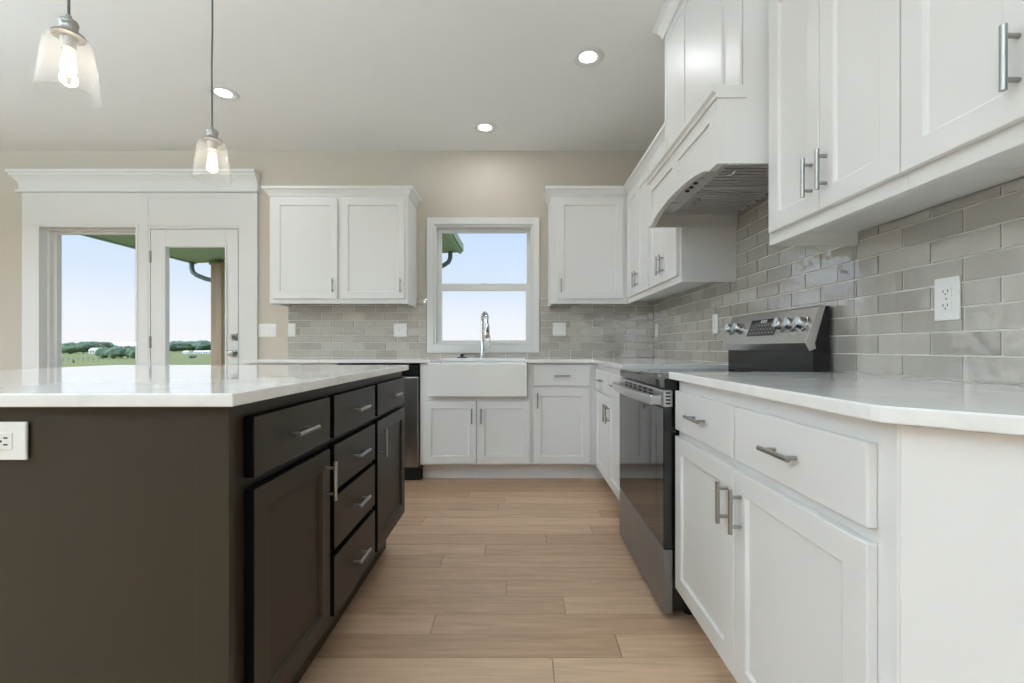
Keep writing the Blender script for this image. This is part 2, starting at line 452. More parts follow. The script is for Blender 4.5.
tiles('tile_backsplash', fr_right(XW), .9155, [(.052, 1.606, .9155, 1.402), (1.606, 2.479, .9155, 1.73), (2.479, YW-.0005, .9155, 1.402)], 1.593, .004,
      'glossy greige brick tile backsplash on right wall behind the range')

# ------------------------------------------------------------------ entry surround (trim) with door and tall fixed light
def entry():
    b = MB()
    y0 = YW-.019
    b.box(-4.375, W1[0], y0, YW-.0005, 0, 2.084)                         # left casing
    b.box(W1[1], D1[0], y0, YW-.0005, 0, 2.084)                         # between
    b.box(D1[1], -2.305, y0, YW-.0005, 0, 2.062)                        # right casing
    b.box(-4.375, D1[1], y0, YW-.0005, 2.084, 2.39); b.box(D1[0], D1[1], y0, YW-.0005, 2.062, 2.0838); b.box(D1[1]+.0002, -2.305, y0, YW-.0005, 2.0622, 2.39)                    # head board
    b.box(W1[0], W1[1], y0, YW-.0005, 0, .09)
    o = struct('trim_1', b, 'trim_white', 'white casing with crown around the tall glazing and glass door', bevel=.002)
    # raised edges of the boards
    b = MB()
    b.box(-2.452, -2.305, y0-.004, y0, 0, 2.364)
    b.box(-3.32, -3.262, y0-.004, y0, 0, 2.364); b.box(-3.262, -2.452, y0-.004, y0, 2.075, 2.14); b.box(-3.262, -2.452, y0-.004, y0, 2.315, 2.364)
    b.build('board', 'trim_white', o, bevel=.0015)
    # crown: stepped cove profile swept round the head
    prof = [(.0, 2.365), (.03, 2.365), (.03, 2.385), (.014, 2.388), (.014, 2.43), (.022, 2.455), (.04, 2.485), (.058, 2.505), (.058, 2.52), (.07, 2.524), (.07, 2.548), (0, 2.548)]
    b = MB(); XA, XB = -4.375, -2.305
    n = len(prof); vs = []
    for (d, z) in prof:
        vs += [(XA-d, YW-.0005, z), (XA-d, y0-d, z), (XB+min(d, .012), y0-d, z), (XB+min(d, .012), YW-.0005, z)]
    fs = []
    for i in range(n-1):
        for k in range(3): fs.append((i*4+k, i*4+k+1, (i+1)*4+k+1, (i+1)*4+k))
    fs.append(((n-1)*4, (n-1)*4+1, (n-1)*4+2, (n-1)*4+3))
    b.add(vs, fs); b.build('crown_moulding', 'trim_white', o)
entry()

def fixed_light():
    x0, x1, z0, z1 = W1
    o = struct('window_1', MB().box(x0+.001, x0+.02, YW-.021, YW+.148, z0, z1-.001).box(x1-.02, x1-.001, YW-.021, YW+.148, z0, z1-.001)
               .box(x0+.02, x1-.02, YW-.021, YW+.148, z1-.02, z1-.001).box(x0+.02, x1-.02, YW-.021, YW+.148, z0+.001, z0+.02), 'trim_white', 'tall fixed window left of the glass door', bevel=.002)
    b = MB(); f = .05; y0, y1 = YW+.085, YW+.13; a0, a1, c0, c1 = x0+.02, x1-.02, z0+.02, z1-.02
    b.box(a0, a0+f, y0, y1, c0, c1).box(a1-f, a1, y0, y1, c0, c1).box(a0+f, a1-f, y0, y1, c1-.035, c1).box(a0+f, a1-f, y0, y1, c0, c0+f)
    b.box(a0, a0+.022, YW+.045, y0, c0, c1).box(a1-.022, a1, YW+.045, y0, c0, c1).box(a0+.022, a1-.022, YW+.045, y0, c1-.016, c1)
    b.build('sash', 'trim_white', o, bevel=.003)
    MB().box(a0+f-.005, a1-f+.005, YW+.1, YW+.106, c0+f-.005, c1-.03).build('glass', 'window_glass', o)
fixed_light()

def glass_door():
    x0, x1, z0, z1 = D1
    o = struct('door_1', MB().box(x0+.0005, x0+.016, YW-.02, YW+.149, 0, z1-.001).box(x1-.016, x1-.0005, YW-.02, YW+.149, 0, z1-.001)
               .box(x0+.016, x1-.016, YW-.02, YW+.149, z1-.014, z1-.001), 'trim_white', 'white full glass patio door right of the tall window')
    a0, a1, c0, c1 = x0+.021, x1-.022, .012, z1-.0195
    g0, g1, h0, h1 = -3.108, -2.584, .26, 1.888
    y0, y1 = YW-.0195, YW+.0245
    b = MB().box(a0, g0, y0, y1, c0, c1).box(g1, a1, y0, y1, c0, c1).box(g0, g1, y0, y1, h1, c1).box(g0, g1, y0, y1, c0, h0)
    s = b.build('door_slab', 'trim_white', o, bevel=.002)
    b = MB(); w = .016
    b.box(g0-w, g0+.002, y0-.008, y0, h0-w, h1+w).box(g1-.002, g1+w, y0-.008, y0, h0-w, h1+w).box(g0+.002, g1-.002, y0-.008, y0, h1-.002, h1+w).box(g0+.002, g1-.002, y0-.008, y0, h0-w, h0+.002)
    b.build('glass_bead', 'trim_white', o, bevel=.004)
    MB().box(g0-.004, g1+.004, YW-.001, YW+.006, h0-.004, h1+.004).build('glass', 'window_glass', o)
    for z in (1.8, 1.05, .25):
        MB().tube([(x0+.018, YW-.025, z-.055), (x0+.018, YW-.025, z+.055)], .005, 10).box(x0+.006, x0+.03, YW-.022, YW-.0202, z-.05, z+.05).build('hinge', 'nickel', o, label='satin nickel door hinge')
    kx = -2.508
    def ydisc(b, r, ya, yb, x, z, n=20): return b.tube([(x, ya, z), (x, yb, z)], r, n)
    b = ydisc(MB(), .030, y0, y0-.012, kx, 1.094); ydisc(b, .021, y0-.012, y0-.024, kx, 1.094); b.box(kx-.006, kx+.006, y0-.042, y0-.024, 1.078, 1.11)
    b.build('deadbolt', 'nickel', o, smooth=True, label='satin nickel deadbolt turn')
    b = MB().tube([(kx, y0, .953), (kx, y0-.01, .953), (kx, y0-.012, .953), (kx, y0-.03, .953), (kx, y0-.036, .953), (kx, y0-.05, .953), (kx, y0-.062, .953), (kx, y0-.068, .953)], [.032, .032, .013, .012, .024, .029, .024, .006], 20)
    b.build('door_knob', 'nickel', o, smooth=True, label='round satin nickel door knob')
    MB().box(a1-.016, a1-.001, y0-.0015, y0, 1.06, 1.13).build('latch_plate', 'nickel', o)
glass_door()

def sink_window():
    x0, x1, z0, z1 = W2
    b = MB()                                                             # casing
    ya, yb = YW-.024, YW-.0005
    X0, X1, Z0, Z1 = -.814, .174, .958, 2.146
    b.box(X0, x0, ya, yb, Z0, Z1).box(x1, X1, ya, yb, Z0, Z1).box(x0, x1, ya, yb, z1, Z1).box(x0, x1, ya, yb, Z0, z0)
    struct('trim_2', b, 'trim_white', 'flat white casing around the sink window', bevel=.002)
    o = struct('window_2', MB().box(x0+.001, x0+.018, YW-.012, YW+.148, z0+.001, z1-.001).box(x1-.018, x1-.001, YW-.012, YW+.148, z0+.001, z1-.001)
               .box(x0+.018, x1-.018, YW-.012, YW+.148, z1-.018, z1-.001).box(x0+.018, x1-.018, YW-.012, YW+.148, z0+.001, z0+.012), 'trim_white', 'white single hung window above the sink', bevel=.0015)
    a0, a1, c0, c1 = x0+.018, x1-.018, z0+.012, z1-.018; m0, m1 = 1.508, 1.578
    b = MB(); f = .036; y0, y1 = YW+.06, YW+.09                         # upper sash, outside
    b.box(a0, a0+f, y0, y1, m1, c1).box(a1-f, a1, y0, y1, m1, c1).box(a0+f, a1-f, y0, y1, c1-f, c1).box(a0, a1, y0, y1, m1-.045, m1)
    b.build('sash', 'trim_white', o, bevel=.002)
    MB().box(a0+f-.003, a1-f+.003, YW+.072, YW+.078, m1-.003, c1-f+.003).build('glass', 'window_glass', o)
    b = MB(); f2 = .044; y0, y1 = YW+.026, YW+.057                      # lower sash, inside
    b.box(a0, a0+f2, y0, y1, c0, m1-.012).box(a1-f2, a1, y0, y1, c0, m1-.012).box(a0+f2, a1-f2, y0, y1, m0, m1-.012).box(a0+f2, a1-f2, y0, y1, c0, c0+.026)
    b.build('sash', 'trim_white', o, bevel=.002)
    MB().box(a0+f2-.003, a1-f2+.003, YW+.038, YW+.044, c0+.023, m0+.003).build('glass', 'window_glass', o)
    MB().box(-.345, -.29, YW+.018, YW+.026, m1-.012, m1).build('sash_lock', 'trim_white', o, bevel=.002)
sink_window()

# ------------------------------------------------------------------ wall cabinets
UZ0, UZ1, DZ0, DZ1 = 1.361, 2.252, 1.399, 2.214
CP = [(0.0, 2.232), (.006, 2.232), (.012, 2.25), (.03, 2.276), (.044, 2.288), (.044, 2.304), (0.0, 2.304)]
def upper_body(fn, u0, u1, depth, root, e0=True, e1=True):
    b = MB(fn)
    b.box(u0, u1, -.019, 0, UZ0, UZ1+.041)
    b.box(u0, u0+.018, -depth+.001, -.0193, UZ0 if e0 else UZ0+.046, UZ1+.041); b.box(u1-.018, u1, -depth+.001, -.0193, UZ0 if e1 else UZ0+.046, UZ1+.041)
    b.box(u0+.0183, u1-.0183, -depth+.001, -.0193, UZ0+.046, UZ1+.04)
    return b.build('body', 'cabinet_white', root, bevel=.0012)
def crown(fn, u0, u1, depth, root, left=True, right=True, prof=CP, mitre_l=0, mitre_r=0, name='crown_moulding'):
    # swept round the free ends; a mitre shortens the run by its projection at an inner corner
    b = MB(fn); n = len(prof); vs = []
    for d, z in prof:
        ul = u0-d if left else u0+d*mitre_l; ur = u1+d if right else u1-d*mitre_r
        vs += [(ul, -depth+.001 if left else d, z), (ul, d, z), (ur, d, z), (ur, -depth+.001 if right else d, z)]
    fs = []
    for i in range(n-1):
        for k in range(3): fs.append((i*4+k, i*4+k+1, (i+1)*4+k+1, (i+1)*4+k))
    fs.append(((n-1)*4, (n-1)*4+1, (n-1)*4+2, (n-1)*4+3))
    b.add(vs, fs); return b.build(name, 'cabinet_white', root)
UYF = 3.70; UXF = .8817
HZ = 1.5035
# left of the sink window
t = thing('wall_cabinet', 'white two door wall cabinet left of the sink window', 'cabinet', (-1.47, YW, UZ0))
fn = fr_back(UYF); dp = YW-UYF
upper_body(fn, -2.032, -.907, dp, t); crown(fn, -2.032, -.907, dp, t)
door(fn, -1.998, -1.476, DZ0, DZ1, t, -1.476-.03, HZ); door(fn, -1.446, -.932, DZ0, DZ1, t, -.932-.03, HZ)
# right of the sink window
t = thing('wall_cabinet', 'white single door wall cabinet in the corner right of the sink window', 'cabinet', (.55, YW, UZ0))
upper_body(fn, .252, UXF-.001, dp, t, True, False); crown(fn, .252, UXF-.001, dp, t, True, False, mitre_r=1)
MB(fn).box(UXF+.001, XW-.013, -dp+.014, -.002, UZ0+.046, UZ1+.04).build('corner_box', 'cabinet_white', t)
door(fn, .306, .842, DZ0, DZ1, t, .306+.03, HZ)
# right wall, far side of the hood
fn = fr_right(UXF); dr = XW-UXF
t = thing('wall_cabinet', 'white wall cabinet with door pair between back corner and range hood cabinet', 'cabinet', (XW, 3.36, UZ0))
upper_body(fn, 3.0435, 3.699, dr, t, False, False); crown(fn, 3.0435, UYF-.0005, dr, t, False, False, mitre_r=1)
door(fn, 3.052, 3.345, DZ0, DZ1, t, 3.345-.03, HZ); door(fn, 3.349, 3.645, DZ0, DZ1, t, 3.349+.03, HZ)
t = thing('wall_cabinet', 'white wall cabinet with door pair touching the far side of the range hood', 'cabinet', (XW, 2.76, UZ0))
upper_body(fn, 2.4795, 3.043, dr, t, True, False); crown(fn, 2.4795, 3.043, dr, t, False, False)
door(fn, 2.507, 2.758, DZ0, DZ1, t, 2.758-.03, HZ); door(fn, 2.762, 3.030, DZ0, DZ1, t, 2.762+.03, HZ)
# right wall, near side of the hood
t = thing('wall_cabinet', 'large white wall cabinet with door pair on the near side of the range hood', 'cabinet', (XW, 1.31, UZ0))
upper_body(fn, 1.0325, 1.606, dr, t, False, True); crown(fn, 1.033, 1.606, dr, t, False, False)
door(fn, 1.0345, 1.309, DZ0, DZ1, t, 1.309-.03, HZ); door(fn, 1.313, 1.578, DZ0, DZ1, t, 1.313+.03, HZ)
t = thing('wall_cabinet', 'white wall cabinet with big bar handle nearest the camera, cut off by frame edge', 'cabinet', (XW, .75, UZ0))
upper_body(fn, .46, 1.0322, dr, t, True, False); crown(fn, .46, 1.032, dr, t, False, False)
door(fn, .756, 1.0305, DZ0, DZ1, t, .756+.03, HZ); door(fn, .478, .752, DZ0, DZ1, t, .752-.03, HZ)

# ------------------------------------------------------------------ range hood
def hood():
    t = thing('range_hood', 'tall white arched range hood cabinet above the stove', 'range hood', (XW, 2.04, 1.655))
    XF, y0, y1 = .70, 1.6095, 2.4765; zb, zl = 1.655, 1.912
    def arch(y):
        s = (y-1.685)/(2.40-1.685)
        return zb if s <= 0 or s >= 1 else zb+.047*(4*s*(1-s))**.7
    ys = [y0, 1.685]+[1.685+(2.40-1.685)*i/28 for i in range(1, 28)]+[2.40, y1]
    low = [(y, arch(y)) for y in ys]
    b = MB()
    ins = lambda pl, d: [(min(max(p[0], y0+d), y1-d), p[1]) for p in pl]
    b.prism(ins(low+[(y1, zl), (y0, zl)], .0009), 0, XF+.0092, XF+.0265)
    # raised frame: arch rail, stiles, top rail, mid stile
    b.prism(low+[(y, max(arch(y)+.05, zb+.06)) for y in reversed(ys)], 0, XF, XF+.0094)
    for a, c, z in ((y0+.0003, y0+.07, 1.69), (y1-.06, y1-.0003, 1.69), (2.018, 2.093, 1.725)): b.box(XF+.0003, XF+.0096, a, c, z, zl-.0004)
    b.box(XF+.0006, XF+.0098, y0+.0006, y1-.0006, 1.833, zl-.0008)
    b.build('front_panel', 'cabinet_white', t)
    b = MB()
    b.box(XF+.0265, XW-.012, y0, y0+.018, zb, zl).box(.79, XW-.001, y0+.0005, y0+.0175, zl, ZC-.001)
    b.build('side_panel', 'cabinet_white', t)
    MB().box(XF+.0265, XW-.012, y1-.018, y1, zb, zl).build('side_panel', 'cabinet_white', t)
    # ledge on top of the lower box
    prof = [(.0, 1.886), (.008, 1.886), (.008, 1.9), (.02, 1.908), (.02, 1.93), (0, 1.93)]
    b = MB(); b.prism([(XF-d, z) for d, z in prof]+[(.80, 1.93), (.80, 1.886)], 1, y0-.006, y1-.002)
    b.build('ledge', 'cabinet_white', t, bevel=.001)
    # chimney with flat panels and crown at the ceiling
    b = MB(); xc = .779; c0, c1 = y0, 2.44
    b.box(xc+.008, XW-.001, c0+.019, c1, 1.931, ZC-.001)
    for a, c in ((c0, c0+.02), (1.755, 1.79), (c1-.03, c1)): b.box(xc, xc+.0085, a, c, 1.931, ZC-.002)
    b.box(xc+.0004, xc+.0085, c0, c1, 2.62, ZC-.002)
    b.box(xc+.003, xc+.0085, 2.165, c1, 1.931, ZC-.002)
    b.build('chimney', 'cabinet_white', t, bevel=.001)
    cp = [(0, 2.66), (.012, 2.66), (.018, 2.685), (.034, 2.71), (.05, 2.722), (.05, ZC-.001), (0, ZC-.001)]
    b = MB(); n = len(cp); vs = []
    for d, z in cp: vs += [(xc-d, y0-.0, z), (xc-d, c1+d, z), (XW-.001, c1+d, z)]
    fs = [(i*3+k, i*3+k+1, (i+1)*3+k+1, (i+1)*3+k) for i in range(n-1) for k in range(2)]
    fs.append(tuple(i*3 for i in range(n)))
    b.add(vs, fs); b.build('crown_moulding', 'cabinet_white', t)
    # stainless liner
    zi = 1.722
    b = MB()
    b.box(XF+.0275, XF+.125, y0+.019, y1-.019, zi, zi+.02)                 # front strip
    b.box(XF+.125, XW-.014, y1-.055, y1-.019, zi, zi+.02).box(XF+.125, XW-.014, y0+.019, y0+.055, zi, zi+.02)
    b.box(XW-.05, XW-.014, y0+.055, y1-.055, zi, zi+.02)
    b.box(XF+.0275, XW-.014, y0+.019, y1-.019, zi+.045, zi+.06)
    li = b.build('hood_liner', 'steel_dark', t, bevel=.001)
    for k in range(9): MB().tube([(XW-.032, 1.68+k*.09, zi+.001), (XW-.032, 1.68+k*.09, zi-.0012)], .008, 10).build('vent_hole', 'slot_dark', li)
    for a, c in ((y0+.058, 2.041), (2.045, y1-.058)):
        b = MB(); n = 11
        b.box(XF+.127, XW-.052, a, a+.008, zi+.001, zi+.016).box(XF+.127, XW-.052, c-.008, c, zi+.001, zi+.016)
        for k in range(n):
            u = a+.012+(c-a-.024)*(k+.5)/n; w = (c-a-.024)/n*.33
            b.prism([(u-w, zi+.004), (u+w, zi+.004), (u+w*.55, zi+.014), (u-w*.55, zi+.014)], 0, XF+.128, XW-.053)
        fl = b.build('baffle_filter', 'steel_dark', t)
        MB().tube([(XF+.17, (a+c)/2-.03, zi+.004), (XF+.17, (a+c)/2-.03, zi-.008), (XF+.17, (a+c)/2+.03, zi-.008), (XF+.17, (a+c)/2+.03, zi+.004)], .0035, 8).build('filter_handle', 'chrome', fl)
    b = MB(); b.box(XF+.045, XF+.085, 1.93, 2.12, zi-.004, zi-.0002); cs = b.build('control_strip', 'steel', t, bevel=.001)
    for k in range(3): MB().tube([(XF+.065, 1.975+k*.05, zi-.003), (XF+.065, 1.975+k*.05, zi-.009)], .009, 12).build('button', 'black_plastic', cs, label='small black push button')
    for y in (1.78, 2.28):
        MB().tube([(XF+.072, y, zi-.0005), (XF+.072, y, zi-.004)], .028, 20).build('lamp', 'steel_dark', t)
hood()

# ------------------------------------------------------------------ base cabinets
CZ0, CZ1 = .889, .915
BX = .5815; BY = 3.40
def lower_body(fn, u0, u1, depth, root, top=.886, kick=True):
    b = MB(fn)
    b.box(u0, u1, -depth+.001, 0, .128, top)
    b.box(u0, u1, -depth+.002, -.092, .0005, .1278)
    return b.build('body', 'cabinet_white', root, bevel=.001)
DRZ = (.709, .8485); BDZ = (.136, .685)
# right wall, near the camera: straight run with a slanted end towards the room
fn = fr_right(BX)
t = thing('base_cabinet', 'white base cabinet nearest the camera with two drawers, two doors and slanted end', 'cabinet', (XW, 1.1, 0))
b = MB(); x1 = XW-.001
b.prism([(BX, 1.6555), (BX, .7007), (x1, .7007-(x1-BX)), (x1, 1.6555)], 2, .128, .886)
b.prism([(BX+.075, 1.6545), (BX+.075, .74), (x1-.001, .74-(x1-.001-BX-.075)), (x1-.001, 1.6545)], 2, .0005, .1278)
b.build('body', 'cabinet_white', t, bevel=.001)
k45 = math.sqrt(.5)
fe = lambda u, w, z: (BX+u*k45-w*k45, .7007-u*k45-w*k45, z)
MB(fe).box(.004, .80, .0003, .004, .13, .885).build('end_panel', 'cabinet_white', t, bevel=.001)
drawer(fn, 1.198, 1.645, *DRZ, t); drawer(fn, .737, 1.190, *DRZ, t)
door(fn, 1.196, 1.645, *BDZ, t, 1.196+.035, .585); door(fn, .737, 1.192, *BDZ, t, 1.192-.036, .585)
# right wall, between range and corner
t = thing('base_cabinet', 'white base cabinet with two drawers and two doors between range and back corner', 'cabinet', (XW, 2.9, 0))
lower_body(fn, 2.403, 3.399, XW-BX, t)
drawer(fn, 2.412, 2.872, *DRZ, t); drawer(fn, 2.88, 3.345, *DRZ, t)
door(fn, 2.412, 2.874, *BDZ, t, 2.874-.034, .585); door(fn, 2.878, 3.345, *BDZ, t, 2.878+.034, .585)
# back wall
fn = fr_back(BY); db = YW-BY
t = thing('base_cabinet', 'white base cabinet with one drawer over one door right of the farmhouse sink', 'cabinet', (.32, YW, 0))
lower_body(fn, .093, BX-.001, db, t)
MB(fn).box(BX+.001, XW-.002, -db+.002, -.002, .128, .886).box(BX+.001, BX+.091, -db+.003, -.092, .0005, .1278).build('corner_box', 'cabinet_white', t)
drawer(fn, .1035, .524, .719, .872, t); door(fn, .1035, .524, .139, .700, t, .1035+.03, .61)
t = thing('base_cabinet', 'white sink base cabinet with door pair under the farmhouse sink', 'cabinet', (-.32, YW, 0))
b = MB(fn)
b.box(-.742, .092, -db+.001, 0, .128, .636); b.box(-.742, .0925, -db+.002, -.092, .0005, .1278)
b.box(-.742, -.6775, -db+.001, 0, .6362, .886).box(.0605, .092, -db+.001, 0, .6362, .886)
b.build('body', 'cabinet_white', t, bevel=.001)
door(fn, -.712, -.322, .139, .606, t, -.322-.032, .495); door(fn, -.316, .078, .139, .606, t, -.316+.032, .495)
t = thing('base_cabinet', 'white base cabinet left of the dishwasher, mostly behind the dark island', 'cabinet', (-1.7, YW, 0))
lower_body(fn, -2.03, -1.362, db, t)
drawer(fn, -2.02, -1.70, *DRZ, t); drawer(fn, -1.692, -1.372, *DRZ, t)
door(fn, -2.02, -1.70, *BDZ, t, -1.73, .6); door(fn, -1.692, -1.372, *BDZ, t, -1.66, .6)

# dishwasher
t = thing('dishwasher', 'stainless steel dishwasher between sink base and island end', 'dishwasher', (-1.05, YW, 0))
MB().box(-1.355, -.749, 3.42, YW-.002, .09, .868).build('body', 'black_plastic', t)
MB().box(-1.352, -.752, 3.378, 3.419, .112, .785).build('door', 'steel_vertical', t, bevel=.006, seg=3)
cp = MB().box(-1.352, -.752, 3.374, 3.419, .79, .866).build('control_panel', 'black_enamel', t, bevel=.004)
for k in range(6): MB().box(-1.2+k*.06, -1.165+k*.06, 3.372, 3.3745, .83, .838).build('control_mark', 'steel', cp)
MB().box(-1.352, -.752, 3.44, 3.46, .003, .108).build('toe_panel', 'black_plastic', t)
MB().box(-1.25, -.86, 3.374, 3.379, .787, .7895).build('handle', 'steel_dark', t)

# ------------------------------------------------------------------ worktops
yb = YW-.0115; xr = XW-.0115
b = MB().prism([(-2.045, 3.36), (-.664, 3.36), (-.664, 3.80), (.044, 3.80), (.044, 3.36), (.543, 3.36), (.543, 2.402), (xr+.011, 2.402), (xr+.011, YW-.0005), (-2.045, YW-.0005)], 2, CZ0, CZ1)
tag(b.build('countertop', 'quartz', bevel=.003), 'white quartz L shaped countertop around the sink and back corner', 'countertop')
a = .543
b = MB().prism([(a, 1.6565), (a, .705), (a+.004, .690), (a+.012, .6787), (xr+.011, .6876-(xr+.011-a)), (xr+.011, 1.6565)], 2, CZ0, CZ1)
tag(b.build('countertop', 'quartz', bevel=.003), 'white quartz countertop with slanted corner nearest the camera, right of the range', 'countertop')

# farmhouse sink
def sink():
    t = thing('farmhouse_sink', 'white apron front farmhouse sink below the window', 'sink', (-.31, 3.55, .642))
    x0, x1, y0, y1, z0, z1 = -.6755, .0565, 3.33, 3.832, .642, .8875
    w = .022
    o = [(x0, y0), (x1, y0), (x1, y1), (x0, y1)]; i = [(x0+w, y0+w), (x1-w, y0+w), (x1-w, y1-w), (x0+w, y1-w)]
    vs = [(*p, z0) for p in o]+[(*p, z1) for p in o]+[(*p, z1) for p in i]+[(p[0]*1+(.01 if k in (0, 3) else -.01), p[1]+(.01 if k < 2 else -.01), z0+.03) for k, p in enumerate(i)]
    fs = [(0, 1, 2, 3), (12, 13, 14, 15)]
    for k in range(4):
        r = (k+1) % 4; fs += [(k, r, 4+r, 4+k), (4+k, 4+r, 8+r, 8+k), (8+k, 8+r, 12+r, 12+k)]
    MB().add(vs, fs).build('basin', 'sink_white', t, bevel=.008, seg=4)
    MB().lathe([(.0, .001), (.04, .001), (.045, .004), (.02, .003), (0, .002)], (-.31, 3.58, z0+.03), 24).build('drain', 'chrome', t)
sink()

# faucet
def faucet():
    cx, cy = -.316, 3.875
    t = thing('kitchen_faucet', 'tall chrome pull-down kitchen faucet in front of the sink window', 'faucet', (cx, cy, CZ1))
    b = MB().lathe([(0, .0005), (.03, .0005), (.03, .006), (.024, .012), (.019, .02), (.019, .12), (.0165, .128), (.0165, .15), (0, .15)], (cx, cy, CZ1), 24)
    b.build('base', 'chrome', t, smooth=True)
    # gooseneck swinging forward and a little to the right
    d = Vector((.42, -1, 0)).normalized(); R = .062; pts = []
    zc = CZ1+.15; top = CZ1+.315
    pts.append((cx, cy, zc-.01)); pts.append((cx, cy, top))
    for k in range(1, 13):
        a = PI*k/12; p = Vector((cx, cy, top))+d*(R-R*math.cos(a))+Vector((0, 0, R*math.sin(a))); pts.append(tuple(p))
    e = Vector(pts[-1]); pts.append(tuple(e+Vector((0, 0, -.03))))
    b = MB().tube(pts, .0115, 14)
    # spring rings round the neck
    for k in range(11):
        z = zc+.012+k*.015; b.tube([(cx, cy, z-.004), (cx, cy, z+.004)], .017, 14)
    for k in range(1, 12):
        a = PI*k/12; q = Vector((cx, cy, top))+d*(R-R*math.cos(a))+Vector((0, 0, R*math.sin(a))); tg = d*math.sin(a)+Vector((0, 0, math.cos(a)))
        b.tube([tuple(q-tg*.004), tuple(q+tg*.004)], .016, 14)
    b.build('gooseneck', 'chrome', t, smooth=True)
    h = e+Vector((0, 0, -.03))
    b = MB().tube([tuple(h), tuple(h-Vector((0, 0, .02))), tuple(h-Vector((0, 0, .075))), tuple(h-Vector((0, 0, .115))), tuple(h-Vector((0, 0, .122)))], [.016, .021, .021, .026, .023], 16)
    sh = b.build('spray_head', 'chrome', t, smooth=True)
    MB().box(h.x-.006, h.x+.006, h.y-.021, h.y-.015, h.z-.07, h.z-.03).build('button', 'black_plastic', sh, label='dark spray button')
    b = MB().tube([(cx+.015, cy, CZ1+.075), (cx+.036, cy-.002, CZ1+.085)], .011, 12)
    b.tube([(cx+.036, cy-.002, CZ1+.085), (cx+.062, cy-.01, CZ1+.1), (cx+.066, cy-.012, CZ1+.16)], [.009, .008, .005], 10)
    b.build('lever', 'chrome', t, smooth=True)
    q = h-Vector((0, 0, .03))
    MB().tube([(cx, cy, CZ1+.145), (cx+(q.x-cx)*.5, cy+(q.y-cy)*.5, CZ1+.15), tuple(q)], .006, 10).build('docking_arm', 'chrome', t, smooth=True)
faucet()
t = thing('sink_stopper', 'small black sink stopper on the ledge left of the faucet', 'stopper', (-.494, 3.90, CZ1))
MB().lathe([(0, .0005), (.042, .0005), (.043, .006), (.036, .009), (0, .009)], (-.494, 3.90, CZ1), 24).build('disc', 'brass_plug', t)
MB().lathe([(0, .009), (.012, .009), (.014, .02), (.02, .026), (.016, .032), (0, .033)], (-.494, 3.90, CZ1), 16).build('knob', 'brass_plug', t)

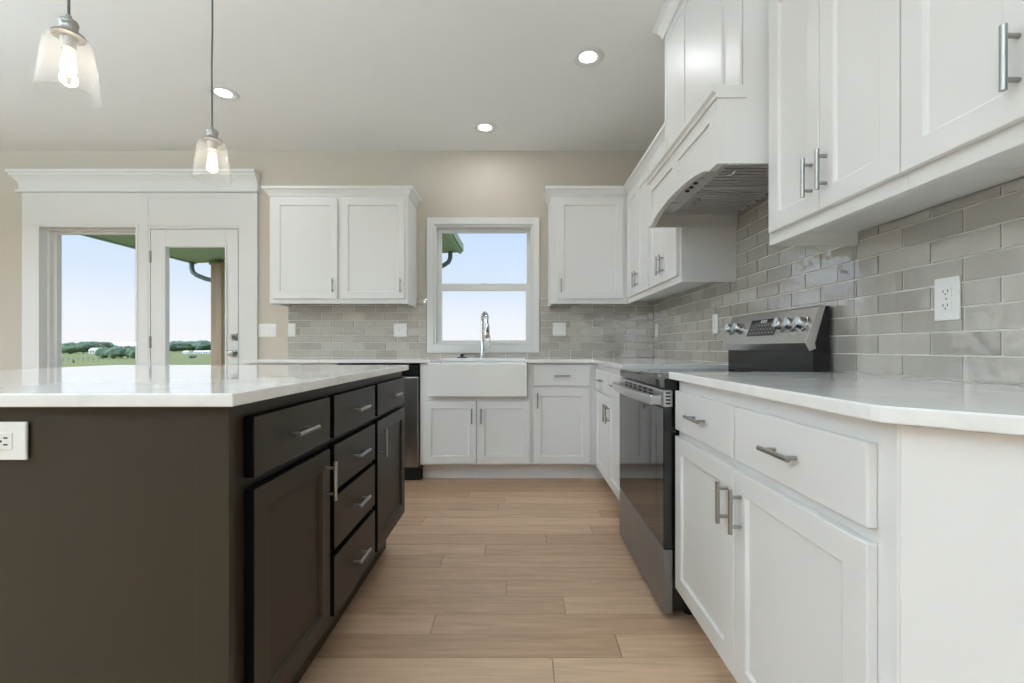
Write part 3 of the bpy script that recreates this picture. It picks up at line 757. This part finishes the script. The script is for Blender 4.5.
# ------------------------------------------------------------------ range
def stove():
    t = thing('electric_range', 'stainless steel and black glass electric range set in the right counter', 'range', (.85, 2.025, 0))
    y0, y1 = 1.665, 2.398; XF = .527
    b = MB().box(.562, XW-.03, y0+.004, y1-.004, .04, .872)
    b.build('body', 'black_enamel', t)
    for x in (.64, 1.08):
        for y in (y0+.06, y1-.06): MB().tube([(x, y, 0.0005), (x, y, .041)], .018, 12).build('foot', 'black_plastic', t)
    MB().box(XF, XF+.034, y0, y1, .0265, .262).build('drawer', 'steel_brushed', t, bevel=.003)
    dr = MB().box(XF, XF+.034, y0, y1, .268, .783).build('door', 'black_glass', t, bevel=.003)
    MB().box(XF-.0006, XF-.0001, y0+.09, y1-.09, .33, .70).build('window', 'black_glass', dr)
    v = MB().box(XF+.001, XF+.034, y0, y1, .785, .846).build('vent_trim', 'steel', t, bevel=.002)
    for k in range(6):
        u = 1.83+k*.082
        for z in (.8195, .833): MB().box(XF-.0003, XF+.0015, u-.024, u+.024, z-.0045, z+.0035).build('vent_slot', 'slot_dark', v)
    for k in range(4): MB().box(XF+.008, XF+.026, y0-.0004, y0+.002, .795+k*.0128, .802+k*.0128).build('vent_slot', 'slot_dark', v)
    # bowed towel bar handle
    b = MB(); n = 16; vs = []
    for k in range(n+1):
        s = k/n; y = y0+.022+(y1-y0-.044)*s; bow = .043+.022*math.sin(PI*s)**.8
        xo = XF-bow
        for dx, dz in ((0, -.016), (0, .016), (.012, .019), (.012, -.019)): vs.append((xo+dx, y, .808+dz))
    fs = [(k*4+j, k*4+(j+1) % 4, (k+1)*4+(j+1) % 4, (k+1)*4+j) for k in range(n) for j in range(4)]+[(0, 1, 2, 3), (n*4, n*4+1, n*4+2, n*4+3)]
    b.add(vs, fs)
    for y in (y0+.022, y1-.05): b.box(XF-.036, XF+.0005, y, y+.028, .792, .825)
    b.build('handle', 'steel', dr, bevel=.003, label='bowed stainless towel bar handle')
    # cooktop: black glass with a steel-edged front lip
    b = MB().prism([(XF+.004, .853), (XF+.002, .884), (XF+.008, .8895), (XF+.05, .8925), (1.1, .8925), (1.1, .874), (XF+.03, .874), (XF+.03, .853)], 1, y0, y1)
    ck = b.build('cooktop', 'black_glass', t, bevel=.002)
    for (x, y, r) in ((.70, 1.84, .1), (.70, 2.2, .08), (.95, 1.84, .075), (.95, 2.2, .1)):
        MB().lathe([(r, 0.8927), (r, 0.8930), (r-.003, 0.8930), (r-.003, 0.8927)], (x, y, 0), 40, closed=True).build('burner_ring', 'slot_dark', ck)
    b = MB().box(XF+.003, XF+.045, y0-.0035, y0, .848, .888).build('end_cap', 'black_plastic', t)
    # backguard
    g0, g1 = 1.706, 2.398; xb = XW-.028
    b = MB().prism([(1.10, .8928), (1.10, .99), (1.112, .998), (1.112, 1.02), (1.138, 1.15), (1.15, 1.16), (xb, 1.16), (xb, .8928)], 1, g0, g1)
    bg = b.build('backguard', 'black_enamel', t, bevel=.0015)
    b = MB().prism([(1.0865, .989), (1.070, 1.020), (1.122, 1.156), (1.131, 1.163), (1.15, 1.163), (1.145, 1.152), (1.108, 1.02), (1.112, .9985)], 1, g0-.001, g1+.001)
    pn = b.build('control_panel', 'steel', bg, bevel=.0015)
    # local frame on the slanted panel
    U = Vector((1.122-1.070, 0, 1.156-1.020)); Ln = U.length; U.normalize(); Nn = Vector((-U.z, 0, U.x))
    O = Vector((1.070, 0, 1.020))
    def fp(u, w, z): p = O+U*z+Nn*w; return (p.x, u, p.z)
    ds = MB(fp).box(1.94, 2.17, .0003, .0025, .038, .118).build('display', 'black_glass', pn)
    b = MB(fp)
    for r in range(3):
        for c in range(8): b.box(1.955+c*.026, 1.962+c*.026, .0025, .003, .05+r*.018, .054+r*.018)
    b.build('button_marks', 'steel', ds)
    b = MB(fp)
    for x0_ in (2.035, 2.053, 2.071):
        b.box(x0_, x0_+.002, .0025, .003, .1, .112).box(x0_+.008, x0_+.01, .0025, .003, .1, .112).box(x0_, x0_+.01, .0025, .003, .111, .113)
    emis('display_glow', (200, 225, 235), .5)
    b.build('clock_digits', 'display_glow', ds)
    for u in (2.35, 2.262, 1.90, 1.83, 1.757):
        c = .08
        b = MB(fp).tube([(u, .0002, c), (u, .006, c), (u, .007, c), (u, .028, c), (u, .031, c)], [.029, .029, .0235, .021, .018], 24)
        kn = b.build('knob', 'steel', pn, smooth=True, label='round stainless burner knob')
        MB(fp).box(u-.0055, u+.0055, .0305, .042, c-.021, c+.021).build('grip', 'steel', kn, bevel=.002)
        b = MB(fp).box(u-.002, u+.002, .0002, .0006, c-.045, c-.041); b.build('mark', 'slot_dark', pn)
stove()

# ------------------------------------------------------------------ island
IANG = math.radians(.6); PIV = (-.550, .872)
def island():
    t = thing('kitchen_island', 'dark espresso kitchen island with drawers and doors facing the range', 'island', (PIV[0], PIV[1], 0))
    XI = -.580; fn = fr_island(XI); y0, y1 = .912, 2.288; xl = -1.68; tt = .023
    b = MB().box(xl, XI, y0+.001, y1-.001, .15, .8885); b.box(xl, XI-.075, y0+.001, y1-.001, .0005, .15)
    b.build('body', 'espresso', t, bevel=.001)
    b = MB().box(xl-.012, XI+.009, y0-.016, y0, .0005, .8885); b.box(XI-.055, XI+.0092, y0-.0175, y0-.016, .0005, .8885)
    b.build('end_panel', 'espresso', t, bevel=.0015)
    MB().box(xl-.012, XI, y1, y1+.016, .15, .8885).build('end_panel', 'espresso', t, bevel=.0015)
    MB().box(xl-.013, xl-.0005, y0, y1, .0005, .8885).build('back_panel', 'espresso', t, bevel=.0015)
    kw = dict(m='espresso', t=tt)
    def dr(u0, u1, z0, z1): drawer(fn, u0, u1, z0, z1, t, **kw)
    dr(.957, 1.352, .728, .857); dr(1.382, 1.787, .728, .857); dr(1.818, 2.265, .728, .857)
    door(fn, .957, 1.352, .185, .704, t, 1.352-.03, .615, s=.055, d=.01, **kw)
    dr(1.382, 1.787, .566, .706); dr(1.382, 1.787, .387, .548); dr(1.382, 1.787, .185, .367)
    door(fn, 1.818, 2.265, .185, .708, t, 1.818+.03, .615, s=.055, d=.01, **kw)
    t.rotation_euler.z = IANG
    # worktop
    c = thing('countertop', 'large white quartz slab on the dark island', 'countertop', (PIV[0], PIV[1], CZ0))
    MB().prism([(-.550, .872), (-2.035, .872), (-2.035, 2.325), (-.550, 2.325)], 2, CZ0, CZ1).build('slab', 'quartz', c, bevel=.003)
    c.rotation_euler.z = IANG
    return t
island()

# ------------------------------------------------------------------ outlets and switches
def plate(fn, u, z, w, h, label, kind, cat, gangs=1, horizontal=False, rot=0., piv=None):
    loc = fn(u, 0, z)
    nm = 'wall_outlet' if kind == 'outlet' else 'light_switch'
    t = thing(nm, label, cat, loc)
    MB(fn).box(u-w/2, u+w/2, .0002, .006, z-h/2, z+h/2).build('cover_plate', 'plate_white', t, bevel=.002)
    for g in range(gangs):
        gu = u+(g-(gangs-1)/2)*.046
        if kind == 'outlet':
            if horizontal:
                for s in (-1, 1):
                    o = MB(fn).box(u+s*.0195-.0135, u+s*.0195+.0135, .0055, .0085, z-.0165, z+.0165)
                    o = o.build('receptacle', 'plate_white', t, bevel=.003)
                    for q in ((-.002, .006, .005, .008), (-.002, .006, -.008, -.005), (-.0085, -.005, -.002, .002)):
                        MB(fn).box(u+s*.0195+q[0], u+s*.0195+q[1], .0083, .0088, z+q[2], z+q[3]).build('slot', 'slot_dark', o)
                continue
            for s in (-1, 1):
                c = z+s*.0195
                o = MB(fn).box(gu-.0165, gu+.0165, .0055, .0085, c-.0135, c+.0135).build('receptacle', 'plate_white', t, bevel=.003)
                for q in ((-.008, -.0055, -.002, .006), (.0055, .008, -.002, .006), (-.002, .002, -.0085, -.005)):
                    MB(fn).box(gu+q[0], gu+q[1], .0083, .0088, c+q[2], c+q[3]).build('slot', 'slot_dark', o)
            MB(fn).box(gu-.0022, gu+.0022, .0055, .0072, z-.0022, z+.0022).build('screw', 'nickel', t)
        else:
            MB(fn).prism([(.0055, z-.033), (.0075, z-.033), (.0105, z+.033), (.0055, z+.033)], 0, gu-.0165, gu+.0165).build('rocker', 'plate_white', t, bevel=.001)
    return t
fb = fr_back(YW-.0108); fw = fr_right(XW-.0108)
plate(fr_back(YW-.0003), -2.222, 1.155, .160, .117, 'white triple rocker switch plate on the beige wall by the glass door', 'switch', 'light switch', 3)
plate(fb, -2.003, 1.158, .066, .117, 'narrow white switch plate on the left end of the tile', 'switch', 'light switch', 1)
plate(fb, -1.048, 1.158, .116, .117, 'square white double switch plate left of the sink window', 'switch', 'light switch', 2)
plate(fb, .350, 1.165, .116, .117, 'square white double switch plate right of the sink window', 'switch', 'light switch', 2)
plate(fw, 1.252, 1.137, .074, .118, 'white duplex outlet on the tile above the near counter', 'outlet', 'outlet')
plate(fw, 2.735, 1.145, .074, .118, 'white outlet on right wall tile just beyond the range', 'outlet', 'outlet')
plate(fw, 3.90, 1.15, .074, .118, 'white outlet on right wall tile near the back corner', 'outlet', 'outlet')
def island_outlet():
    fn = fr_back(.8935)
    ni = plate(fn, -1.016, .8215, .115, .074, 'white outlet set sideways in the dark island end panel', 'outlet', 'outlet', 1, True)
    # turned with the island about the same pivot
    p = Vector((ni.location.x-PIV[0], ni.location.y-PIV[1], 0)); p.rotate(Matrix.Rotation(IANG, 3, 'Z'))
    ni.location = (PIV[0]+p.x, PIV[1]+p.y, ni.location.z); ni.rotation_euler.z = IANG
island_outlet()

# ------------------------------------------------------------------ pendants
def pendant(x, y, zb, label):
    t = thing('pendant_light', label, 'pendant light', (x, y, ZC), 'pendant lights over the island')
    MB().lathe([(0, ZC-.0005), (.06, ZC-.0005), (.06, ZC-.012), (.05, ZC-.02), (.012, ZC-.024), (0, ZC-.024)], (x, y, 0), 28).build('canopy', 'nickel', t, smooth=True)
    MB().tube([(x, y, ZC-.02), (x+.001, y, 2.3), (x-.002, y, 2.15), (x, y, zb+.207)], .0032, 8).build('cord', 'cord_grey', t, label='dark grey cord')
    MB().lathe([(0, .214), (.006, .214), (.008, .201), (.0195, .198), (.0215, .192), (.0215, .187), (.0195, .184), (.0205, .168), (.022, .166), (.036, .160), (.038, .156), (.036, .153), (.02, .151), (.016, .12), (0, .12)], (x, y, zb), 32).build('socket', 'nickel', t, smooth=True, label='brushed nickel socket cap')
    o = [(.030, .1525), (.046, .149), (.0525, .139), (.056, .115), (.062, .06), (.0685, .002), (.0695, -.007)]
    i = [(r-.0026, h-(.002 if k < 3 else 0)) for k, (r, h) in enumerate(o)]; i[-1] = (.0669, -.007)
    MB().lathe(o+i[::-1], (x, y, zb), 40, closed=True).build('lamp_shade', 'shade_glass', t, smooth=True, label='clear glass bell shade')
    bl = MB().lathe([(0, .045), (.008, .047), (.014, .054), (.0175, .065), (.0165, .078), (.013, .098), (.0115, .118), (.0115, .125), (0, .125)], (x, y, zb), 24).build('bulb', 'bulb_glass', t, smooth=True)
    MB().lathe([(0, .055), (.004, .057), (.006, .068), (.005, .09), (.003, .106), (0, .107)], (x, y, zb), 14).build('filament', 'filament', bl, smooth=True)
    l = bpy.data.lights.new('bulb_glow', 'POINT'); l.energy = BULB_W; l.color = (1, .9, .76); l.shadow_soft_size = .02
    lo = bpy.data.objects.new('bulb_glow', l); C.objects.link(lo); lo.parent = t; lo.location = (0, 0, zb+.07-ZC)
pendant(-1.252, 1.264, 1.712, 'nearer clear glass pendant light hanging at upper left')
pendant(-1.250, 1.851, 1.688, 'clear glass pendant light hanging in front of the door crown')

# ------------------------------------------------------------------ recessed ceiling lights
def can_light(x, y, label):
    t = thing('recessed_light', label, 'ceiling light', (x, y, ZC), 'recessed ceiling lights')
    MB().lathe([(.052, -.0012), (.064, -.004), (.074, -.0075), (.090, -.006), (.096, -.0008)], (x, y, ZC), 40, closed=True).build('trim_ring', 'trim_white', t, smooth=True)
    MB().lathe([(0, -.0012), (.0515, -.0012), (.0515, -.0025), (0, -.0032)], (x, y, ZC), 32).build('lens', 'can_lens', t, smooth=True, label='glowing white lens')
    l = bpy.data.lights.new('can_beam', 'AREA'); l.shape = 'DISK'; l.size = .09; l.energy = CAN_W; l.color = (.95, .97, 1)
    lo = bpy.data.objects.new('can_beam', l); C.objects.link(lo); lo.parent = t; lo.location = (0, 0, -.008)
can_light(.41, 2.72, 'recessed ceiling light nearest the range hood')
can_light(-.272, 3.59, 'recessed ceiling light in front of the sink window')
can_light(-2.02, 3.104, 'recessed ceiling light behind the hanging pendant cord')
for x, y in ((.35, .6), (-1.9, -.4), (-4.4, 2.4), (-4.4, -.6), (-.2, -2.6), (-2.6, -3.0), (-5.0, -3.2)):  # extra lights added out of view to brighten the room
    can_light(x, y, 'recessed ceiling light added out of view to brighten the room')

def fill(x, y, label, power=1.0):  # lamp added out of view, bouncing extra light off the ceiling
    t = thing('fill_lamp', label, 'fill lamp', (x, y, 0), 'torchiere lamps added out of view')
    MB().lathe([(0, .0005), (.15, .0005), (.15, .012), (.03, .03), (0, .03)], (x, y, 0), 32).build('base', 'nickel', t, smooth=True)
    MB().tube([(x, y, .02), (x, y, 1.74)], .014, 14).build('pole', 'nickel', t, smooth=True)
    MB().lathe([(0, 1.72), (.05, 1.73), (.19, 1.80), (.21, 1.83), (.205, 1.832), (.18, 1.805), (.05, 1.742), (0, 1.735)], (x, y, 0), 40).build('bowl', 'trim_white', t, smooth=True)
    l = bpy.data.lights.new('fill_uplight', 'AREA'); l.shape = 'DISK'; l.size = .3; l.energy = FILL_W*power; l.color = (.655, .86, 1)
    lo = bpy.data.objects.new('fill_uplight', l); C.objects.link(lo); lo.parent = t; lo.location = (0, 0, 1.815); lo.rotation_euler = (PI, 0, 0)
fill(-.9, -1.5, 'torchiere lamp added unseen behind the camera')
fill(-4.0, .4, 'torchiere lamp added unseen beyond the left end of the island', 1.0)
fill(-5.5, -1.5, 'torchiere lamp added unseen further left behind the camera')

# ------------------------------------------------------------------ outdoors
GZ = -.32
struct('ground_lawn', MB().box(-420, 300, YW+TH+.005, 600, GZ-.5, GZ), 'lawn', 'green and straw coloured lawn reaching to the horizon')
struct('ground_around', MB().box(-420, 300, -500, YW+TH+.004, GZ-.5, GZ), 'lawn', 'lawn around the house')
struct('ground_patio', MB().box(-7.0, .6, YW+TH+.006, 9.4, GZ+.0005, GZ+.1), 'patio', 'pale unseen slab added to bounce light under the patio roof')  # hidden slab, added to throw light on the jambs and soffit
def porch():
    t = thing('patio_cover', 'green patio roof with cedar posts and downspouts outside the back wall', 'patio cover', (-3.6, 8.0, GZ))
    xa, za, xb, zb, y0, y1 = -6.1, 2.60, -1.15, 2.80, YW+TH+.01, 8.6
    b = MB(); th = .16
    b.add([(xa, y0, za), (xb, y0, zb), (xb, y1, zb), (xa, y1, za), (xa, y0, za+th), (xb, y0, zb+th), (xb, y1, zb+th), (xa, y1, za+th)],
          [(0, 1, 2, 3), (4, 5, 6, 7), (0, 1, 5, 4), (1, 2, 6, 5), (2, 3, 7, 6), (3, 0, 4, 7)])
    b.build('roof', 'green_paint', t)
    MB().add([(xa+.35, y1-.18, za-.06), (xb-.35, y1-.18, zb-.06), (xb-.35, y1-.02, zb-.06), (xa+.35, y1-.02, za-.06),
              (xa+.35, y1-.18, za+.02), (xb-.35, y1-.18, zb+.02), (xb-.35, y1-.02, zb+.02), (xa+.35, y1-.02, za+.02)],
             [(0, 1, 2, 3), (4, 5, 6, 7), (0, 1, 5, 4), (1, 2, 6, 5), (2, 3, 7, 6), (3, 0, 4, 7)]).build('beam', 'green_paint', t)
    for x, z in ((xb, zb), (xa, za)):
        s = 1 if x == xb else -1
        b = MB().box(min(x, x+s*.09), max(x, x+s*.09), y0, y1+.02, z+.02, z+.15).box(min(x, x+s*.06), max(x, x+s*.06), y0, y1+.01, z-.02, z+.02)
        b.build('gutter', 'gutter_green', t)
        yd = y1-.12; x_ = x-(.14 if s > 0 else .01); px_ = -5.535 if s < 0 else xb-.62
        p = [(x_, yd, z+.02), (x_, yd, z-.12), (x_-s*.03, yd, z-.20), (x_-s*.10, yd, z-.25), (x_-s*.24, yd+.04, z-.31), (px_+s*.03, yd+.1, z-.38)]
        p += [(px_, yd+.11, z-.5), (px_, yd+.11, .1)]
        MB().tube(p, .042, 12).build('downspout', 'downspout_paint', t, smooth=True, label='grey metal downspout')
    for x, z in ((-5.535, 2.56), (xb-.62, 2.72)):
        MB().box(x-.1, x+.1, y1-.30, y1-.10, GZ+.001, z).build('post', 'cedar', t, bevel=.008, label='weathered cedar post')
porch()
def tree(x, y, h, w, dark, label, group, seed):
    r = random.Random(seed)
    t = thing('tree', label, 'tree', (x, y, GZ), group)
    MB().tube([(x, y, GZ), (x, y, GZ+h*.4)], h*.03, 6).build('trunk', 'bark', t)
    bm = bmesh.new(); bmesh.ops.create_icosphere(bm, subdivisions=3, radius=1)
    ph = [r.uniform(0, 6) for _ in range(6)]
    for v in bm.verts:
        n = v.co.copy(); k = 1+.16*math.sin(5*n.x+ph[0])*math.sin(4*n.z+ph[1])+.12*math.sin(9*n.y+ph[2]+3*n.z)+.08*math.sin(15*n.x+ph[3])*math.sin(14*n.z+ph[4])
        v.co = Vector((n.x*k*w/2, n.y*k*w/2, (n.z*k*.44+.56)*h))
    me = bpy.data.meshes.new('crown'); bm.to_mesh(me); bm.free(); me.materials.append(M['tree_dark' if dark else 'tree_green'])
    o = bpy.data.objects.new('crown', me); C.objects.link(o); o.parent = t
def at(px, D): return ((px-519.5)*D/F, D)
rt = random.Random(3)
spots = [(64, 95, 1.9, 3.0), (70, 92, 2.3, 3.4), (76, 110, 2.4, 3.6), (83, 105, 2.4, 4.0), (89, 120, 3.0, 5.0), (94, 150, 2.6, 5.0), (99, 160, 3.3, 6.0), (104, 165, 3.2, 6.0),
         (103, 54, 1.35, 1.3), (107, 56, 1.25, 1.2), (112.5, 53, 1.3, 1.2), (117, 55, 1.45, 1.4), (121, 54, 1.3, 1.1), (128, 54, 1.4, 1.1), (133, 53, 1.35, 1.2),
         (173, 130, 2.9, 4.5), (178, 140, 3.3, 5), (183, 150, 3.2, 5), (188, 138, 2.8, 5), (193, 145, 3.2, 5), (198, 150, 3.4, 6), (203, 140, 3.3, 5), (207, 150, 3.4, 6), (226, 150, 3.0, 6)]
placed = []
for k, (px, D, h, w) in enumerate(spots):
    s_ = 1.0
    while any((at(px, D*s_)[0]-a)**2+(D*s_-c)**2 < (.62*(w*s_+e))**2 for a, c, e in placed): s_ += .03
    D *= s_; h *= s_; w *= s_
    x, y = at(px, D); placed.append((x, y, w))
    lb, gr = (('distant bushy tree on the horizon seen through the tall fixed window', 'horizon trees in the tall window') if k < 8 else
              ('young round tree at the lawn edge seen through the tall fixed window', 'young trees in the tall window') if k < 15 else
              ('distant bushy tree behind the white sheds seen through the door glass', 'horizon trees in the door glass'))
    tree(x, y, h, w, k % 3 == 0, lb, gr, k)
def house(px, D, w, d, h, roof, label, rm='house_roof', name='house'):
    x, y = at(px, D); t = thing(name, label, name, (x, y, GZ))
    MB().box(x-w/2, x+w/2, y, y+d, GZ, GZ+h).build('wall', 'house_white', t)
    MB().prism([(y-d*.05, GZ+h), (y+d*1.05, GZ+h), (y+d/2, GZ+h+roof)], 0, x-w*.55, x+w*.55).build('roof', rm, t)
    for k in (-.28, .1): MB().box(x+w*k, x+w*k+w*.16, y-.06, y-.001, GZ+h*.3, GZ+h*.75).build('window', 'slot_dark', t)
def shed(px, w, h, label): house(px, 98, w, 1.6, h, .3, label, 'barn_roof', 'shed')
shed(184.5, .95, .34, 'leftmost of the low white sheds seen through the door glass')
shed(194.5, .75, .36, 'second low white shed from the left seen through the door glass')
shed(199.3, .8, .38, 'third low white shed from the left seen through the door glass')
shed(205.5, 1.3, .4, 'white shed right beside the cedar post seen through the door glass')
house(92, 100, 1.5, 1.5, .75, .5, 'tiny white house among trees seen through the tall window', 'barn_roof')
house(121, 262, 23, 16, 2.3, 1.9, 'long pale roofed barn among trees seen through the tall window', 'barn_roof', 'barn')
def fence():
    D = 42; x0 = at(58, D)[0]; x1 = at(98, D)[0]
    t = thing('rail_fence', 'low weathered rail fence across the lawn', 'fence', ((x0+x1)/2, D, GZ))
    for k in range(2): MB().box(x0, x1, D-.015, D+.015, GZ+.16+k*.16, GZ+.19+k*.16).build('rail', 'fence_wood', t)
    for k in range(9):
        x = x0+(x1-x0)*k/8; MB().box(x-.025, x+.025, D-.025, D+.025, GZ, GZ+.42).build('post', 'fence_wood', t)
fence()
def shrub(px, D, h, w, label, k):
    x, y = at(px, D); t = thing('shrub', label, 'shrub', (x, y, GZ))
    bm = bmesh.new(); bmesh.ops.create_icosphere(bm, subdivisions=2, radius=1)
    r = random.Random(k)
    for v in bm.verts:
        s = r.uniform(.82, 1.12); v.co = Vector((v.co.x*w/2*s, v.co.y*w/2*s, (v.co.z*s*.5+.45)*h))
    me = bpy.data.meshes.new('leaves'); bm.to_mesh(me); bm.free(); me.materials.append(M['tree_dark'])
    o = bpy.data.objects.new('leaf_mass', me); C.objects.link(o); o.parent = t
shrub(192.5, 58, .42, .95, 'low dark shrub on the lawn seen through the door glass', 1)
shrub(73.5, 39, .3, .16, 'tiny dark shrub in front of the rail fence', 2)
